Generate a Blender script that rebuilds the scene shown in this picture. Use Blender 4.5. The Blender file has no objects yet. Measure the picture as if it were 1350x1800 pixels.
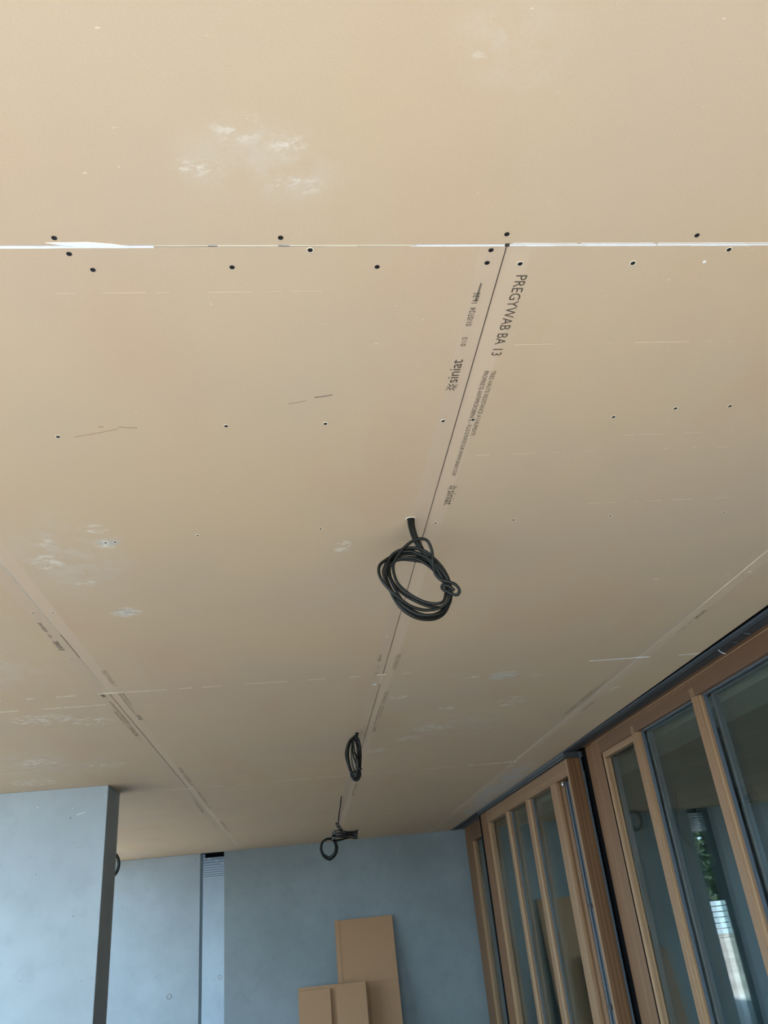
import bpy, math, random
from mathutils import Vector, Matrix

# ---------------------------------------------------------------- camera, sky, sun, exposure
SC = bpy.context.scene
COL = SC.collection
CEIL = 2.65                      # underside of the ceiling boards
CAM_Z = 1.65

def setup_camera():
    yaw, pitch, roll, fpx = 0.134177536, 0.481033048, -0.105334177, 1383.476
    f = Vector((math.sin(yaw) * math.cos(pitch), math.cos(yaw) * math.cos(pitch), math.sin(pitch)))
    r = Vector((math.cos(yaw), -math.sin(yaw), 0))
    u = r.cross(f)
    r2 = math.cos(roll) * r + math.sin(roll) * u
    u2 = -math.sin(roll) * r + math.cos(roll) * u
    m = Matrix((r2, u2, -f)).transposed().to_4x4()
    m.translation = Vector((0, 0, CAM_Z))
    cd = bpy.data.cameras.new('camera')
    cd.sensor_fit = 'HORIZONTAL'
    cd.sensor_width = 36.0
    cd.lens = fpx / 1350 * 36.0
    cd.clip_start = 0.02
    cd.clip_end = 500
    o = bpy.data.objects.new('camera', cd)
    o.matrix_world = m
    COL.objects.link(o)
    SC.camera = o

setup_camera()

def setup_sky():
    w = bpy.data.worlds.new('overcast_sky')
    SC.world = w
    w.use_nodes = True
    nt = w.node_tree
    nt.nodes.clear()
    tc = nt.nodes.new('ShaderNodeTexCoord')
    sep = nt.nodes.new('ShaderNodeSeparateXYZ')
    ramp = nt.nodes.new('ShaderNodeValToRGB')
    bg = nt.nodes.new('ShaderNodeBackground')
    out = nt.nodes.new('ShaderNodeOutputWorld')
    ramp.color_ramp.elements[0].position = 0.0
    ramp.color_ramp.elements[0].color = (0.60, 0.86, 1.06, 1)
    ramp.color_ramp.elements[1].position = 0.7
    ramp.color_ramp.elements[1].color = (0.30, 0.46, 0.66, 1)
    nt.links.new(tc.outputs['Generated'], sep.inputs[0])
    nt.links.new(sep.outputs['Z'], ramp.inputs[0])
    nt.links.new(ramp.outputs[0], bg.inputs['Color'])
    bg.inputs['Strength'].default_value = 5.6
    nt.links.new(bg.outputs[0], out.inputs[0])

setup_sky()

def setup_sun():
    d = bpy.data.lights.new('sun', 'SUN')
    d.energy = 13.5
    d.angle = math.radians(6)
    d.color = (1.0, 0.97, 0.93)
    o = bpy.data.objects.new('sun', d)
    direction = Vector((0.33, 0.46, -1.20))         # light travels from high up behind the camera, a little from the left
    o.rotation_euler = direction.to_track_quat('-Z', 'Y').to_euler()
    COL.objects.link(o)

setup_sun()
SC.view_settings.view_transform = 'Standard'
SC.view_settings.look = 'None'
SC.view_settings.gamma = 1.0
SC.view_settings.use_curve_mapping = False
SC.view_settings.exposure = 0.25

# ---------------------------------------------------------------- node materials
class NT:
    def __init__(s, name):
        s.mat = bpy.data.materials.new(name)
        s.mat.use_nodes = True
        s.t = s.mat.node_tree
        s.t.nodes.clear()
        s.out = s.t.nodes.new('ShaderNodeOutputMaterial')
    def n(s, kind, **kw):
        nd = s.t.nodes.new(kind)
        for k, v in kw.items():
            setattr(nd, k, v)
        return nd
    def link(s, a, b):
        s.t.links.new(a, b)
    def val(s, sock, v):
        if hasattr(v, 'is_output') or isinstance(v, bpy.types.NodeSocket):
            s.link(v, sock)
        else:
            sock.default_value = v
    def math(s, op, a, b=0.0, clamp=False):
        nd = s.n('ShaderNodeMath', operation=op, use_clamp=clamp)
        s.val(nd.inputs[0], a)
        s.val(nd.inputs[1], b)
        return nd.outputs[0]
    def mix(s, fac, a, b):
        nd = s.n('ShaderNodeMix', data_type='RGBA')
        s.val(nd.inputs[0], fac)
        s.val(nd.inputs[6], a if not isinstance(a, tuple) else (*a, 1))
        s.val(nd.inputs[7], b if not isinstance(b, tuple) else (*b, 1))
        return nd.outputs[2]
    def coord(s):
        if not hasattr(s, 'tc'):
            s.tc = s.n('ShaderNodeTexCoord')
        return s.tc.outputs['Object']
    def mapped(s, scale=(1, 1, 1), loc=(0, 0, 0), rot=(0, 0, 0)):
        m = s.n('ShaderNodeMapping')
        s.link(s.coord(), m.inputs['Vector'])
        m.inputs['Scale'].default_value = scale
        m.inputs['Location'].default_value = loc
        m.inputs['Rotation'].default_value = rot
        return m.outputs[0]
    def noise(s, scale, detail=3, rough=0.55, vec=None):
        nd = s.n('ShaderNodeTexNoise')
        nd.inputs['Scale'].default_value = scale
        nd.inputs['Detail'].default_value = detail
        nd.inputs['Roughness'].default_value = rough
        s.link(vec if vec is not None else s.coord(), nd.inputs['Vector'])
        return nd.outputs['Fac']
    def step(s, x, lo, hi):
        nd = s.n('ShaderNodeMapRange', interpolation_type='SMOOTHSTEP')
        s.val(nd.inputs['Value'], x)
        nd.inputs['From Min'].default_value = lo
        nd.inputs['From Max'].default_value = hi
        return nd.outputs['Result']
    def bsdf(s, color, rough=0.6, metallic=0.0, spec=0.5, bump=None, bump_str=0.2, bump_dist=0.002):
        b = s.n('ShaderNodeBsdfPrincipled')
        s.val(b.inputs['Base Color'], color if not isinstance(color, tuple) else (*color, 1))
        s.val(b.inputs['Roughness'], rough)
        b.inputs['Metallic'].default_value = metallic
        b.inputs['Specular IOR Level'].default_value = spec
        if bump is not None:
            bp = s.n('ShaderNodeBump')
            bp.inputs['Strength'].default_value = bump_str
            bp.inputs['Distance'].default_value = bump_dist
            s.link(bump, bp.inputs['Height'])
            s.link(bp.outputs[0], b.inputs['Normal'])
        s.link(b.outputs[0], s.out.inputs[0])
        return s.mat

def plain(name, color, rough=0.6, metallic=0.0, spec=0.4, var=0.12, scale=30):
    m = NT(name)
    n = m.noise(scale, 3)
    c2 = tuple(max(0, c * (1 - var)) for c in color)
    c1 = tuple(c * (1 + var) for c in color)
    return m.bsdf(m.mix(n, c2, c1), rough, metallic, spec)

# plaster smears that were left on the boards: x, y, half length, half width
SMEARS = [(-0.052, 0.731, 0.047, 0.032, 0.4), (0.019, 0.757, 0.037, 0.028, 0.4), (0.03, 0.825, 0.05, 0.024, 0.4),
          (-0.118, 0.796, 0.049, 0.02, 0.4), (-0.096, 0.745, 0.02, 0.011, 0.4), (0.279, 0.617, 0.02, 0.012, 0.4),
          (-0.502, 2.014, 0.045, 0.035), (-0.512, 1.926, 0.034, 0.03), (-0.655, 1.997, 0.034, 0.035),
          (-0.555, 2.535, 0.06, 0.052), (-0.625, 2.278, 0.036, 0.026), (-1.194, 3.842, 0.17, 0.11),
          (-0.99, 3.944, 0.12, 0.09), (-1.474, 4.775, 0.14, 0.10), (-1.147, 5.002, 0.13, 0.09),
          (-1.673, 5.35, 0.18, 0.14), (0.98, 3.626, 0.09, 0.08), (1.144, 3.664, 0.04, 0.05),
          (0.722, 3.575, 0.023, 0.029), (0.826, 3.618, 0.043, 0.03), (1.677, 4.042, 0.045, 0.06),
          (1.146, 4.155, 0.10, 0.13), (0.498, 3.889, 0.06, 0.05), (0.763, 4.661, 0.13, 0.09),
          (0.79, 4.196, 0.06, 0.05), (0.66, 4.9, 0.10, 0.08), (0.147, 2.104, 0.034, 0.048),
          (-0.69, 2.124, 0.05, 0.07), (0.48, 5.2, 0.10, 0.08)]
DUST = [(-0.02, 0.79, 0.16, 0.09), (-1.5, 4.9, 0.5, 0.5), (-0.62, 2.1, 0.2, 0.35), (0.32, 0.6, 0.1, 0.08),
        (1.78, 6.6, 0.13, 0.9), (0.9, 4.6, 0.5, 0.4), (-1.25, 3.0, 0.4, 0.5)]

FILLER = [(1.76, 7.2, 0.16, 1.3), (1.80, 8.6, 0.12, 0.8), (0.98, 3.63, 0.08, 0.07), (-0.555, 2.535, 0.045, 0.04), (-0.50, 2.01, 0.04, 0.022)]

def spots_mask(m, spots, soft):
    acc = None
    for (x, y, a, b, *w) in spots:
        v = m.mapped(scale=(1 / a, 1 / b, 0), loc=(-x / a, -y / b, 0))
        ln = m.n('ShaderNodeVectorMath', operation='LENGTH')
        m.link(v, ln.inputs[0])
        f = m.math('SUBTRACT', 1.0, ln.outputs['Value'], clamp=True)
        if w:
            f = m.math('MULTIPLY', f, w[0])
        acc = f if acc is None else m.math('MAXIMUM', acc, f)
    return m.math('MULTIPLY', acc, soft, clamp=True)

def board_material():
    m = NT('plasterboard_paper')
    big = m.noise(1.3, 4, 0.6)
    col = m.mix(m.step(big, 0.3, 0.7), (0.585, 0.440, 0.285), (0.55, 0.425, 0.30))
    warm = m.noise(2.6, 3, 0.6, m.mapped((1, 0.45, 1), (3, 7, 0)))
    col = m.mix(m.math('MULTIPLY', m.step(warm, 0.50, 0.72), 0.55), col, (0.57, 0.39, 0.26))
    fib = m.noise(420, 3, 0.7, m.mapped((0.6, 1.0, 1)))
    col = m.mix(m.math('MULTIPLY', m.step(fib, 0.42, 0.75), 0.17), col, (0.74, 0.62, 0.45))
    # fine pale scratches running across the boards
    scr = m.noise(9, 4, 0.7, m.mapped((0.35, 9, 1)))
    gate = m.noise(2.2, 2, 0.5, m.mapped((1, 1, 1), (5, 2, 0)))
    sm = m.math('MULTIPLY', m.step(scr, 0.66, 0.78), m.step(gate, 0.5, 0.7))
    col = m.mix(m.math('MULTIPLY', sm, 0.45), col, (0.78, 0.70, 0.58))
    # flecks
    fl = m.noise(70, 2, 0.5, m.mapped((0.6, 1.2, 1)))
    col = m.mix(m.math('MULTIPLY', m.step(fl, 0.76, 0.80), 0.55), col, (0.80, 0.72, 0.60))
    # dusty pale patches and smears of plaster
    dn = m.noise(14, 5, 0.7)
    dust = m.math('MULTIPLY', spots_mask(m, DUST, 1.4), m.step(dn, 0.36, 0.68))
    col = m.mix(m.math('MULTIPLY', dust, 0.42), col, (0.64, 0.58, 0.50))
    fill = m.math('MULTIPLY', spots_mask(m, FILLER, 2.5), m.step(m.noise(7, 4, 0.6), 0.3, 0.6))
    col = m.mix(m.math('MULTIPLY', fill, 0.7), col, (0.50, 0.49, 0.48))
    sn = m.noise(38, 5, 0.75, m.mapped((0.7, 1.1, 1)))
    smear = m.math('MULTIPLY', spots_mask(m, SMEARS, 3.0), m.step(sn, 0.47, 0.62))
    col = m.mix(m.math('MULTIPLY', smear, 0.75), col, (0.76, 0.71, 0.62))
    return m.bsdf(col, 0.75, spec=0.25, bump=m.noise(500, 2), bump_str=0.06, bump_dist=0.001)

def edge_lit_paper_material():
    m = NT('board_edge_lit_paper')
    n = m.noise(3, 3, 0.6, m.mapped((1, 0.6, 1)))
    return m.bsdf(m.mix(n, (0.61, 0.46, 0.33), (0.57, 0.44, 0.31)), 0.75, spec=0.25)  # edge paper tinted lighter, pinker: light on the sloped taper, put into the colour

def concrete_material(name, base, mott=0.16):
    m = NT(name)
    big = m.noise(0.9, 5, 0.62)
    c = m.mix(m.step(big, 0.25, 0.75), tuple(v * (1 - mott) for v in base), tuple(v * (1 + mott) for v in base))
    mid = m.noise(6, 5, 0.65)
    c = m.mix(m.math('MULTIPLY', m.step(mid, 0.48, 0.70), 0.38), c, tuple(v * 0.82 for v in base))
    fine = m.noise(60, 3, 0.6)
    c = m.mix(m.math('MULTIPLY', fine, 0.10), c, tuple(v * 1.25 for v in base))
    vo = m.n('ShaderNodeTexVoronoi')
    vo.inputs['Scale'].default_value = 14
    m.link(m.coord(), vo.inputs['Vector'])
    hole = m.math('SUBTRACT', 1.0, m.step(vo.outputs['Distance'], 0.045, 0.085))
    gate = m.step(m.noise(3.1, 2, 0.5, m.mapped((1, 1, 1), (9, 4, 1))), 0.46, 0.56)
    hole = m.math('MULTIPLY', hole, gate)
    c = m.mix(m.math('MULTIPLY', hole, 0.8), c, tuple(v * 0.3 for v in base))
    return m.bsdf(c, 0.7, spec=0.35, bump=m.math('SUBTRACT', m.math('MULTIPLY', fine, 0.2), hole),
                  bump_str=0.25, bump_dist=0.003)

def wood_material(name, axis, light, dark, rough=0.5):
    m = NT(name)
    st = {'z': (34, 34, 0.8), 'y': (34, 0.8, 34), 'x': (0.8, 34, 34)}[axis]
    g = m.noise(1.6, 5, 0.6, m.mapped(st))
    w = m.n('ShaderNodeTexWave')
    w.inputs['Scale'].default_value = 1.2
    w.inputs['Distortion'].default_value = 3.5
    w.inputs['Detail'].default_value = 3
    m.link(m.mapped({'z': (9, 14, 0.25), 'y': (14, 0.25, 14), 'x': (0.25, 14, 14)}[axis]), w.inputs['Vector'])
    f = m.math('ADD', m.math('MULTIPLY', g, 0.7), m.math('MULTIPLY', w.outputs['Fac'], 0.3))
    c = m.mix(m.step(f, 0.3, 0.7), dark, light)
    big = m.noise(1.5, 2, 0.5)
    c = m.mix(m.math('MULTIPLY', big, 0.3), c, tuple((a + b) * 0.4 for a, b in zip(light, dark)))
    return m.bsdf(c, rough, spec=0.35, bump=g, bump_str=0.12, bump_dist=0.001)

def cardboard_material():
    m = NT('cardboard')
    g = m.noise(6, 3, 0.6, m.mapped((30, 3, 1)))
    b = m.noise(2.0, 3)
    c = m.mix(g, (0.41, 0.235, 0.125), (0.46, 0.27, 0.15))
    c = m.mix(m.math('MULTIPLY', m.step(b, 0.5, 0.8), 0.3), c, (0.36, 0.21, 0.12))
    return m.bsdf(c, 0.85, spec=0.15)

def glass_material():
    m = NT('window_glass')
    lw = m.n('ShaderNodeLayerWeight')
    lw.inputs['Blend'].default_value = 0.5
    p5 = m.math('POWER', lw.outputs['Facing'], 5.0)
    refl = m.math('ADD', m.math('MULTIPLY', p5, 0.80), 0.042)
    tr = m.n('ShaderNodeBsdfTransparent')
    tr.inputs[0].default_value = (0.90, 0.945, 0.935, 1)
    gl = m.n('ShaderNodeBsdfGlossy')
    gl.inputs['Roughness'].default_value = 0.0
    gl.inputs['Color'].default_value = (0.96, 1.0, 1.0, 1)
    mx = m.n('ShaderNodeMixShader')
    m.link(refl, mx.inputs[0])
    m.link(tr.outputs[0], mx.inputs[1])
    m.link(gl.outputs[0], mx.inputs[2])
    m.link(mx.outputs[0], m.out.inputs[0])
    return m.mat

def gravel_material():
    m = NT('gravel')
    a = m.noise(0.35, 4, 0.6)
    b = m.noise(6, 5, 0.7)
    c = m.mix(m.step(a, 0.4, 0.62), (0.36, 0.31, 0.26), (0.52, 0.47, 0.41))
    c = m.mix(m.math('MULTIPLY', m.step(b, 0.45, 0.7), 0.5), c, (0.60, 0.57, 0.52))
    return m.bsdf(c, 0.9, spec=0.2)

def leaf_material():
    m = NT('foliage')
    n = m.noise(3, 4, 0.7)
    return m.bsdf(m.mix(n, (0.010, 0.024, 0.009), (0.035, 0.070, 0.022)), 0.7, spec=0.3)

M = {
    'board': board_material(),
    'edge': edge_lit_paper_material(),
    'gypsum': plain('gypsum_core', (0.86, 0.88, 0.90), 0.8, var=0.06, scale=90),
    'gap': plain('dark_void', (0.045, 0.032, 0.028), 0.9),
    'print': plain('black_print', (0.075, 0.06, 0.045), 0.8, spec=0.1),
    'fade': plain('faded_print', (0.27, 0.20, 0.13), 0.8, spec=0.1),
    'pencil': plain('pencil', (0.10, 0.09, 0.075), 0.7, spec=0.2),
    'screw': plain('phosphated_screw', (0.018, 0.018, 0.02), 0.45, 0.3),
    'torn': plain('torn_paper_rim', (0.74, 0.66, 0.52), 0.9),
    'slab': concrete_material('slab_concrete', (0.30, 0.29, 0.28)),
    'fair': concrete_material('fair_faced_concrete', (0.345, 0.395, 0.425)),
    'floor': concrete_material('floor_concrete', (0.075, 0.073, 0.07)),
    'wood_z': wood_material('larch_upright', 'z', (0.25, 0.135, 0.062), (0.15, 0.072, 0.030)),
    'wood_y': wood_material('larch_rail', 'y', (0.20, 0.105, 0.053), (0.125, 0.062, 0.030)),
    'wood_post': wood_material('dark_larch_post', 'z', (0.17, 0.082, 0.030), (0.10, 0.045, 0.016)),  # darker brown than the other larch
    'wood_pale': wood_material('larch_bead', 'z', (0.34, 0.205, 0.105), (0.23, 0.125, 0.06)),
    'wood_pale_y': wood_material('larch_bead_rail', 'y', (0.28, 0.17, 0.09), (0.20, 0.115, 0.06)),
    'seal': plain('black_rubber_seal', (0.005, 0.005, 0.006), 0.9, spec=0.05),
    'steel': plain('galvanised_steel', (0.085, 0.105, 0.125), 0.5, 0.4, var=0.2, scale=12),
    'dark_steel': plain('dark_steel', (0.040, 0.044, 0.048), 0.6, 0.2, var=0.2, scale=12),
    'chrome': plain('bright_steel', (0.75, 0.77, 0.8), 0.2, 1.0),
    'gasket': plain('grey_gasket', (0.085, 0.105, 0.125), 0.5, 0.2),
    'cable': plain('black_cable_sheath', (0.0075, 0.0088, 0.0075), 0.38, spec=0.28, var=0.25, scale=50),
    'card': cardboard_material(),
    'card_edge': plain('cardboard_edge', (0.30, 0.17, 0.09), 0.9),
    'glass': glass_material(),
    'plaster': plain('white_plaster', (0.45, 0.47, 0.46), 0.85, var=0.04, scale=2),
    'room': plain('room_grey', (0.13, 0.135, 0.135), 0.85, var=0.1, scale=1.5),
    'slat': plain('slat_blue_grey', (0.045, 0.07, 0.10), 0.6, var=0.25, scale=8),
    'pale_strip': plain('pale_strip_grey', (0.40, 0.44, 0.47), 0.7),
    'gravel': gravel_material(),
    'soil': plain('dry_soil', (0.22, 0.20, 0.165), 0.95, spec=0.1, var=0.2, scale=2),
    'apron': plain('pale_apron_concrete', (0.60, 0.60, 0.585), 0.9, spec=0.2, var=0.06, scale=3),
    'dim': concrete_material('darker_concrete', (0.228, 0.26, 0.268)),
    'scuff': plain('scuffed_paper', (0.68, 0.55, 0.40), 0.9, spec=0.1),
    'leaf': leaf_material(),
    'bark': plain('bark', (0.07, 0.05, 0.035), 0.9, scale=8),
    'fence': plain('pale_blue_fence', (0.62, 0.74, 0.80), 0.7),
    'lamp': plain('grey_lamp_housing', (0.10, 0.11, 0.11), 0.5),
}

# ---------------------------------------------------------------- mesh helpers
class MB:
    """collects solids and becomes ONE mesh object"""
    def __init__(s):
        s.v, s.f, s.mi = [], [], []
        s.smooth = False
    def add(s, verts, faces, mi=0):
        k = len(s.v)
        s.v += [tuple(p) for p in verts]
        s.f += [tuple(i + k for i in f) for f in faces]
        s.mi += [mi] * len(faces)
    def box(s, x0, x1, y0, y1, z0, z1, mi=0):
        s.add([(x0, y0, z0), (x1, y0, z0), (x1, y1, z0), (x0, y1, z0),
               (x0, y0, z1), (x1, y0, z1), (x1, y1, z1), (x0, y1, z1)],
              [(0, 3, 2, 1), (4, 5, 6, 7), (0, 1, 5, 4), (1, 2, 6, 5), (2, 3, 7, 6), (3, 0, 4, 7)], mi)
    def prism(s, poly, axis, a, b, mi=0):
        """extrude a 2-D polygon along an axis: 'z' uses (x,y), 'y' uses (x,z)"""
        n = len(poly)
        if axis == 'z':
            lo = [(p[0], p[1], a) for p in poly]; hi = [(p[0], p[1], b) for p in poly]
        else:
            lo = [(p[0], a, p[1]) for p in poly]; hi = [(p[0], b, p[1]) for p in poly]
        fs = [tuple(range(n)), tuple(range(2 * n - 1, n - 1, -1))]
        fs += [(i, n + i, n + (i + 1) % n, (i + 1) % n) for i in range(n)]
        s.add(lo + hi, fs, mi)
    def cyl(s, c, r, h, n=16, mi=0):
        """upright cylinder, c = centre of the base"""
        lo = [(c[0] + r * math.cos(2 * math.pi * i / n), c[1] + r * math.sin(2 * math.pi * i / n), c[2]) for i in range(n)]
        hi = [(p[0], p[1], c[2] + h) for p in lo]
        s.add(lo + hi, [tuple(range(n - 1, -1, -1)), tuple(range(n, 2 * n))] +
              [(i, (i + 1) % n, n + (i + 1) % n, n + i) for i in range(n)], mi)
    def tube(s, pts, r, closed=False, sides=8, sub=5, mi=0):
        P = [Vector(p) for p in pts]
        n = len(P)
        Q = []
        segs = n if closed else n - 1
        for i in range(segs):
            g = (lambda j: P[j % n]) if closed else (lambda j: P[min(max(j, 0), n - 1)])
            a, b, c, d = g(i - 1), g(i), g(i + 1), g(i + 2)
            for k in range(sub):
                t = k / sub
                Q.append(0.5 * ((2 * b) + (c - a) * t + (2 * a - 5 * b + 4 * c - d) * t * t + (3 * b - a - 3 * c + d) * t ** 3))
        if not closed:
            Q.append(P[-1])
        m = len(Q)
        tang = []
        for i in range(m):
            t = (Q[(i + 1) % m] - Q[i - 1]) if closed else (Q[min(i + 1, m - 1)] - Q[max(i - 1, 0)])
            tang.append(t.normalized() if t.length > 1e-9 else Vector((0, 0, 1)))
        nrm = tang[0].orthogonal().normalized()
        rings = []
        for i in range(m):
            nrm = (nrm - tang[i] * nrm.dot(tang[i])).normalized()
            b = tang[i].cross(nrm)
            rings.append([Q[i] + r * (math.cos(2 * math.pi * k / sides) * nrm + math.sin(2 * math.pi * k / sides) * b) for k in range(sides)])
        V = [p for rg in rings for p in rg]
        F = []
        for i in range(m if closed else m - 1):
            j = (i + 1) % m
            sh = 0
            if closed and j == 0:      # find the twist that closes the ring best
                sh = min(range(sides), key=lambda q: (rings[0][q] - rings[-1][0]).length)
            for k in range(sides):
                F.append((i * sides + k, i * sides + (k + 1) % sides, j * sides + (k + 1 + sh) % sides, j * sides + (k + sh) % sides))
        if not closed:
            F.append(tuple(range(sides - 1, -1, -1)))
            F.append(tuple((m - 1) * sides + k for k in range(sides)))
        s.add(V, F, mi)
        s.smooth = True
        return s
    def mesh(s, name, mats):
        me = bpy.data.meshes.new(name)
        me.from_pydata(s.v, [], s.f)
        for m in (mats if isinstance(mats, (list, tuple)) else [mats]):
            me.materials.append(m)
        me.polygons.foreach_set('material_index', s.mi)
        if s.smooth:
            me.polygons.foreach_set('use_smooth', [True] * len(s.f))
        me.update()
        return me
    def build(s, name, mats, parent=None, loc=(0, 0, 0), bevel=0.0):
        return link(name, s.mesh(name, mats), parent, loc, bevel)

def link(name, me, parent=None, loc=(0, 0, 0), bevel=0.0):
    o = bpy.data.objects.new(name, me)
    o.location = loc
    COL.objects.link(o)
    if parent is not None:
        o.parent = parent
    if bevel:
        b = o.modifiers.new('bevel', 'BEVEL')
        b.width = bevel
        b.segments = 2
        b.limit_method = 'ANGLE'
    return o

def tag(o, label=None, cat=None, group=None, kind=None):
    if label: o['label'] = label
    if cat: o['category'] = cat
    if group: o['group'] = group
    if kind: o['kind'] = kind
    return o

def empty(name, loc=(0, 0, 0), rz=0.0):
    o = bpy.data.objects.new(name, None)
    o.location = loc
    o.rotation_euler = (0, 0, rz)
    o.empty_display_size = 0.1
    COL.objects.link(o)
    return o

def bx(name, mat, parent, x0, x1, y0, y1, z0, z1, bevel=0.0):
    b = MB()
    b.box(x0, x1, y0, y1, z0, z1)
    return b.build(name, mat, parent, bevel=bevel)

RND = random.Random(7)

# ---------------------------------------------------------------- the setting
tag(bx('ground', M['soil'], None, -60, 40, -50, 80, -0.40, -0.10), 'bare soil around the building', kind='structure')
tag(bx('floor_yard', M['gravel'], None, -60, 10, 15.4, 80, -0.0999, -0.06), 'pale gravel yard behind the building', kind='structure')
tag(bx('bounce_apron', M['apron'], None, -9.0, 2.06, -5.0, -0.30, -0.0999, -0.03), 'added unseen pale concrete apron bouncing light onto the near ceiling', kind='structure')  # unseen reflector, added to brighten the ceiling near the open edge
tag(bx('floor', M['floor'], None, -3.3, 2.2, -0.30, 10.95, -0.06, 0.0), 'grey concrete terrace floor under the plasterboard ceiling', kind='structure')

tag(bx('floor_back', M['apron'], None, -6.0, 2.2, 10.95, 15.4, -0.06, 0.0), 'pale concrete path between the back wall and the far wall', kind='structure')

# concrete walls
wl = MB(); wl.box(-2.9, -1.285, 5.655, 6.02, 0, CEIL)
wl = tag(wl.build('wall_left', M['fair'], bevel=0.003), 'pale concrete fin wall at the left edge, ending in a dark narrow face', kind='structure')
wb = MB(); wb.box(-2.9, -1.288, 10.83, 11.13, 0, CEIL)
wb = tag(wb.build('wall_back_left', M['fair'], bevel=0.003), 'pale concrete wall behind the fin, left of the narrow slot', kind='structure')
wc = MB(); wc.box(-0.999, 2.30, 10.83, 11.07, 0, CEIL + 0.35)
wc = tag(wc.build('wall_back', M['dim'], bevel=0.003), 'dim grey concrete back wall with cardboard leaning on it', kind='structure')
wd = MB(); wd.box(-3.05, 0.9, 15.4, 15.65, 0, CEIL + 0.115)
wd = tag(wd.build('wall_far', M['fair'], bevel=0.003), 'bright blue-grey concrete wall seen through the narrow slot', kind='structure')

we = MB(); we.box(0.9, 1.1, 11.13, 15.65, 0, CEIL + 0.115)  # unseen wall, added to keep light from the right out of the slot
tag(we.build('light_block_far', M['fair']), 'added unseen concrete wall blocking light behind the back wall', kind='structure')

def tie_hole(parent, x, y, z, r):
    b = MB()
    pts = [(x + r * math.cos(a), y - 0.001, z + r * math.sin(a)) for a in [2 * math.pi * i / 14 for i in range(14)]]
    b.tube(pts, r * 0.14, closed=True, sides=6, sub=2)
    b.build('tie_hole', M['slab'], parent)
tie_hole(wb, -1.625, 10.83, 1.152, 0.026)
tie_hole(wd, -1.493, 15.40, 1.141, 0.03)
# paint flicks on the fin wall
fk = MB()
fk.tube([(-1.475, 5.654, 2.478), (-1.45, 5.654, 2.483), (-1.425, 5.654, 2.492)], 0.0022, sides=5, sub=3)
for (x, z) in ((-1.729, 2.542), (-1.504, 2.520), (-1.30, 2.585)):
    fk.tube([(x - 0.003, 5.654, z), (x + 0.003, 5.654, z + 0.001)], 0.003, sides=6, sub=2)
fk.build('paint_flick', M['gypsum'], wl)
# hairline pour joint on the back wall
bx('pour_joint', M['slab'], wc, 1.166, 1.171, 10.8285, 10.831, 2.42, CEIL)

# roof slab above the boards
sl = MB()
sl.box(-2.9, 7.0, -0.26, 11.13, CEIL + 0.03, 3.0)
sl.box(-3.8, 7.0, 11.13, 15.65, CEIL + 0.12, 3.0)
slab = tag(sl.build('ceiling', M['slab']), 'plasterboard ceiling of warm buff boards screwed under a roof slab', kind='structure')

# plasterboards ------------------------------------------------------------
def board(x0, x1, y0, y1, taper):
    """one board with its printed face down; taper names the long edges that are thinned"""
    g = 0.0008
    x0 += g; x1 -= g; y0 += g; y1 -= g
    t, d, zt = 0.045, 0.0016, CEIL + 0.0125
    xs = [(x0, d if 'l' in taper else 0)] + ([(x0 + t, 0)] if 'l' in taper else []) + \
         ([(x1 - t, 0)] if 'r' in taper else []) + [(x1, d if 'r' in taper else 0)]
    ys = [(y0, d if 'n' in taper else 0)] + ([(y0 + t, 0)] if 'n' in taper else []) + \
         ([(y1 - t, 0)] if 'f' in taper else []) + [(y1, d if 'f' in taper else 0)]
    b = MB()
    nx, ny = len(xs), len(ys)
    V = [(x, y, CEIL + max(a, c)) for (y, c) in ys for (x, a) in xs]
    F, mi = [], []
    for j in range(ny - 1):
        for i in range(nx - 1):
            F.append((j * nx + i, (j + 1) * nx + i, (j + 1) * nx + i + 1, j * nx + i + 1))
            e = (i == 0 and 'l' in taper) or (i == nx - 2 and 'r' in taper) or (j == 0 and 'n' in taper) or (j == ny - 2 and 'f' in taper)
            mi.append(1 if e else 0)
    for f, k in zip(F, mi):
        b.add([V[q] for q in f], [(0, 1, 2, 3)], k)
    top = [(x0, y0, zt), (x1, y0, zt), (x1, y1, zt), (x0, y1, zt)]
    b.add(top, [(0, 1, 2, 3)])
    low = [V[0], V[nx - 1], V[nx * ny - 1], V[nx * (ny - 1)]]
    for i in range(4):
        j = (i + 1) % 4
        b.add([low[i], low[j], top[j], top[i]], [(0, 1, 2, 3)], 2)
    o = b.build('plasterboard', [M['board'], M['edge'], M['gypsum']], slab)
    return o

XC = [-2.02, -0.815, 0.386, 1.605]
boards = {}
boards[(0, 0)] = board(-0.90, 1.60, -0.256, 0.944, '')
boards[(0, -1)] = board(-2.87, -0.90, -0.256, 0.944, '')
boards[(0, 1)] = board(1.60, 1.92, -0.256, 0.944, '')
ROWS = [0.946, 3.480, 6.050, 8.870, 10.828]
for r in range(4):
    for c in range(5):
        x0 = -2.87 if c == 0 else XC[c - 1]
        x1 = XC[c] if c < 4 else 1.908
        boards[(r + 1, c)] = board(x0, x1, ROWS[r], ROWS[r + 1], ('' if c == 0 else 'l') + ('' if c == 4 else 'r'))
def board_at(x, y):
    if y < 0.945:
        return boards[(0, 0)]
    r = max(i for i in range(4) if y >= ROWS[i])
    c = sum(1 for v in XC if x > v)
    return boards[(r + 1, c)]

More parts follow.
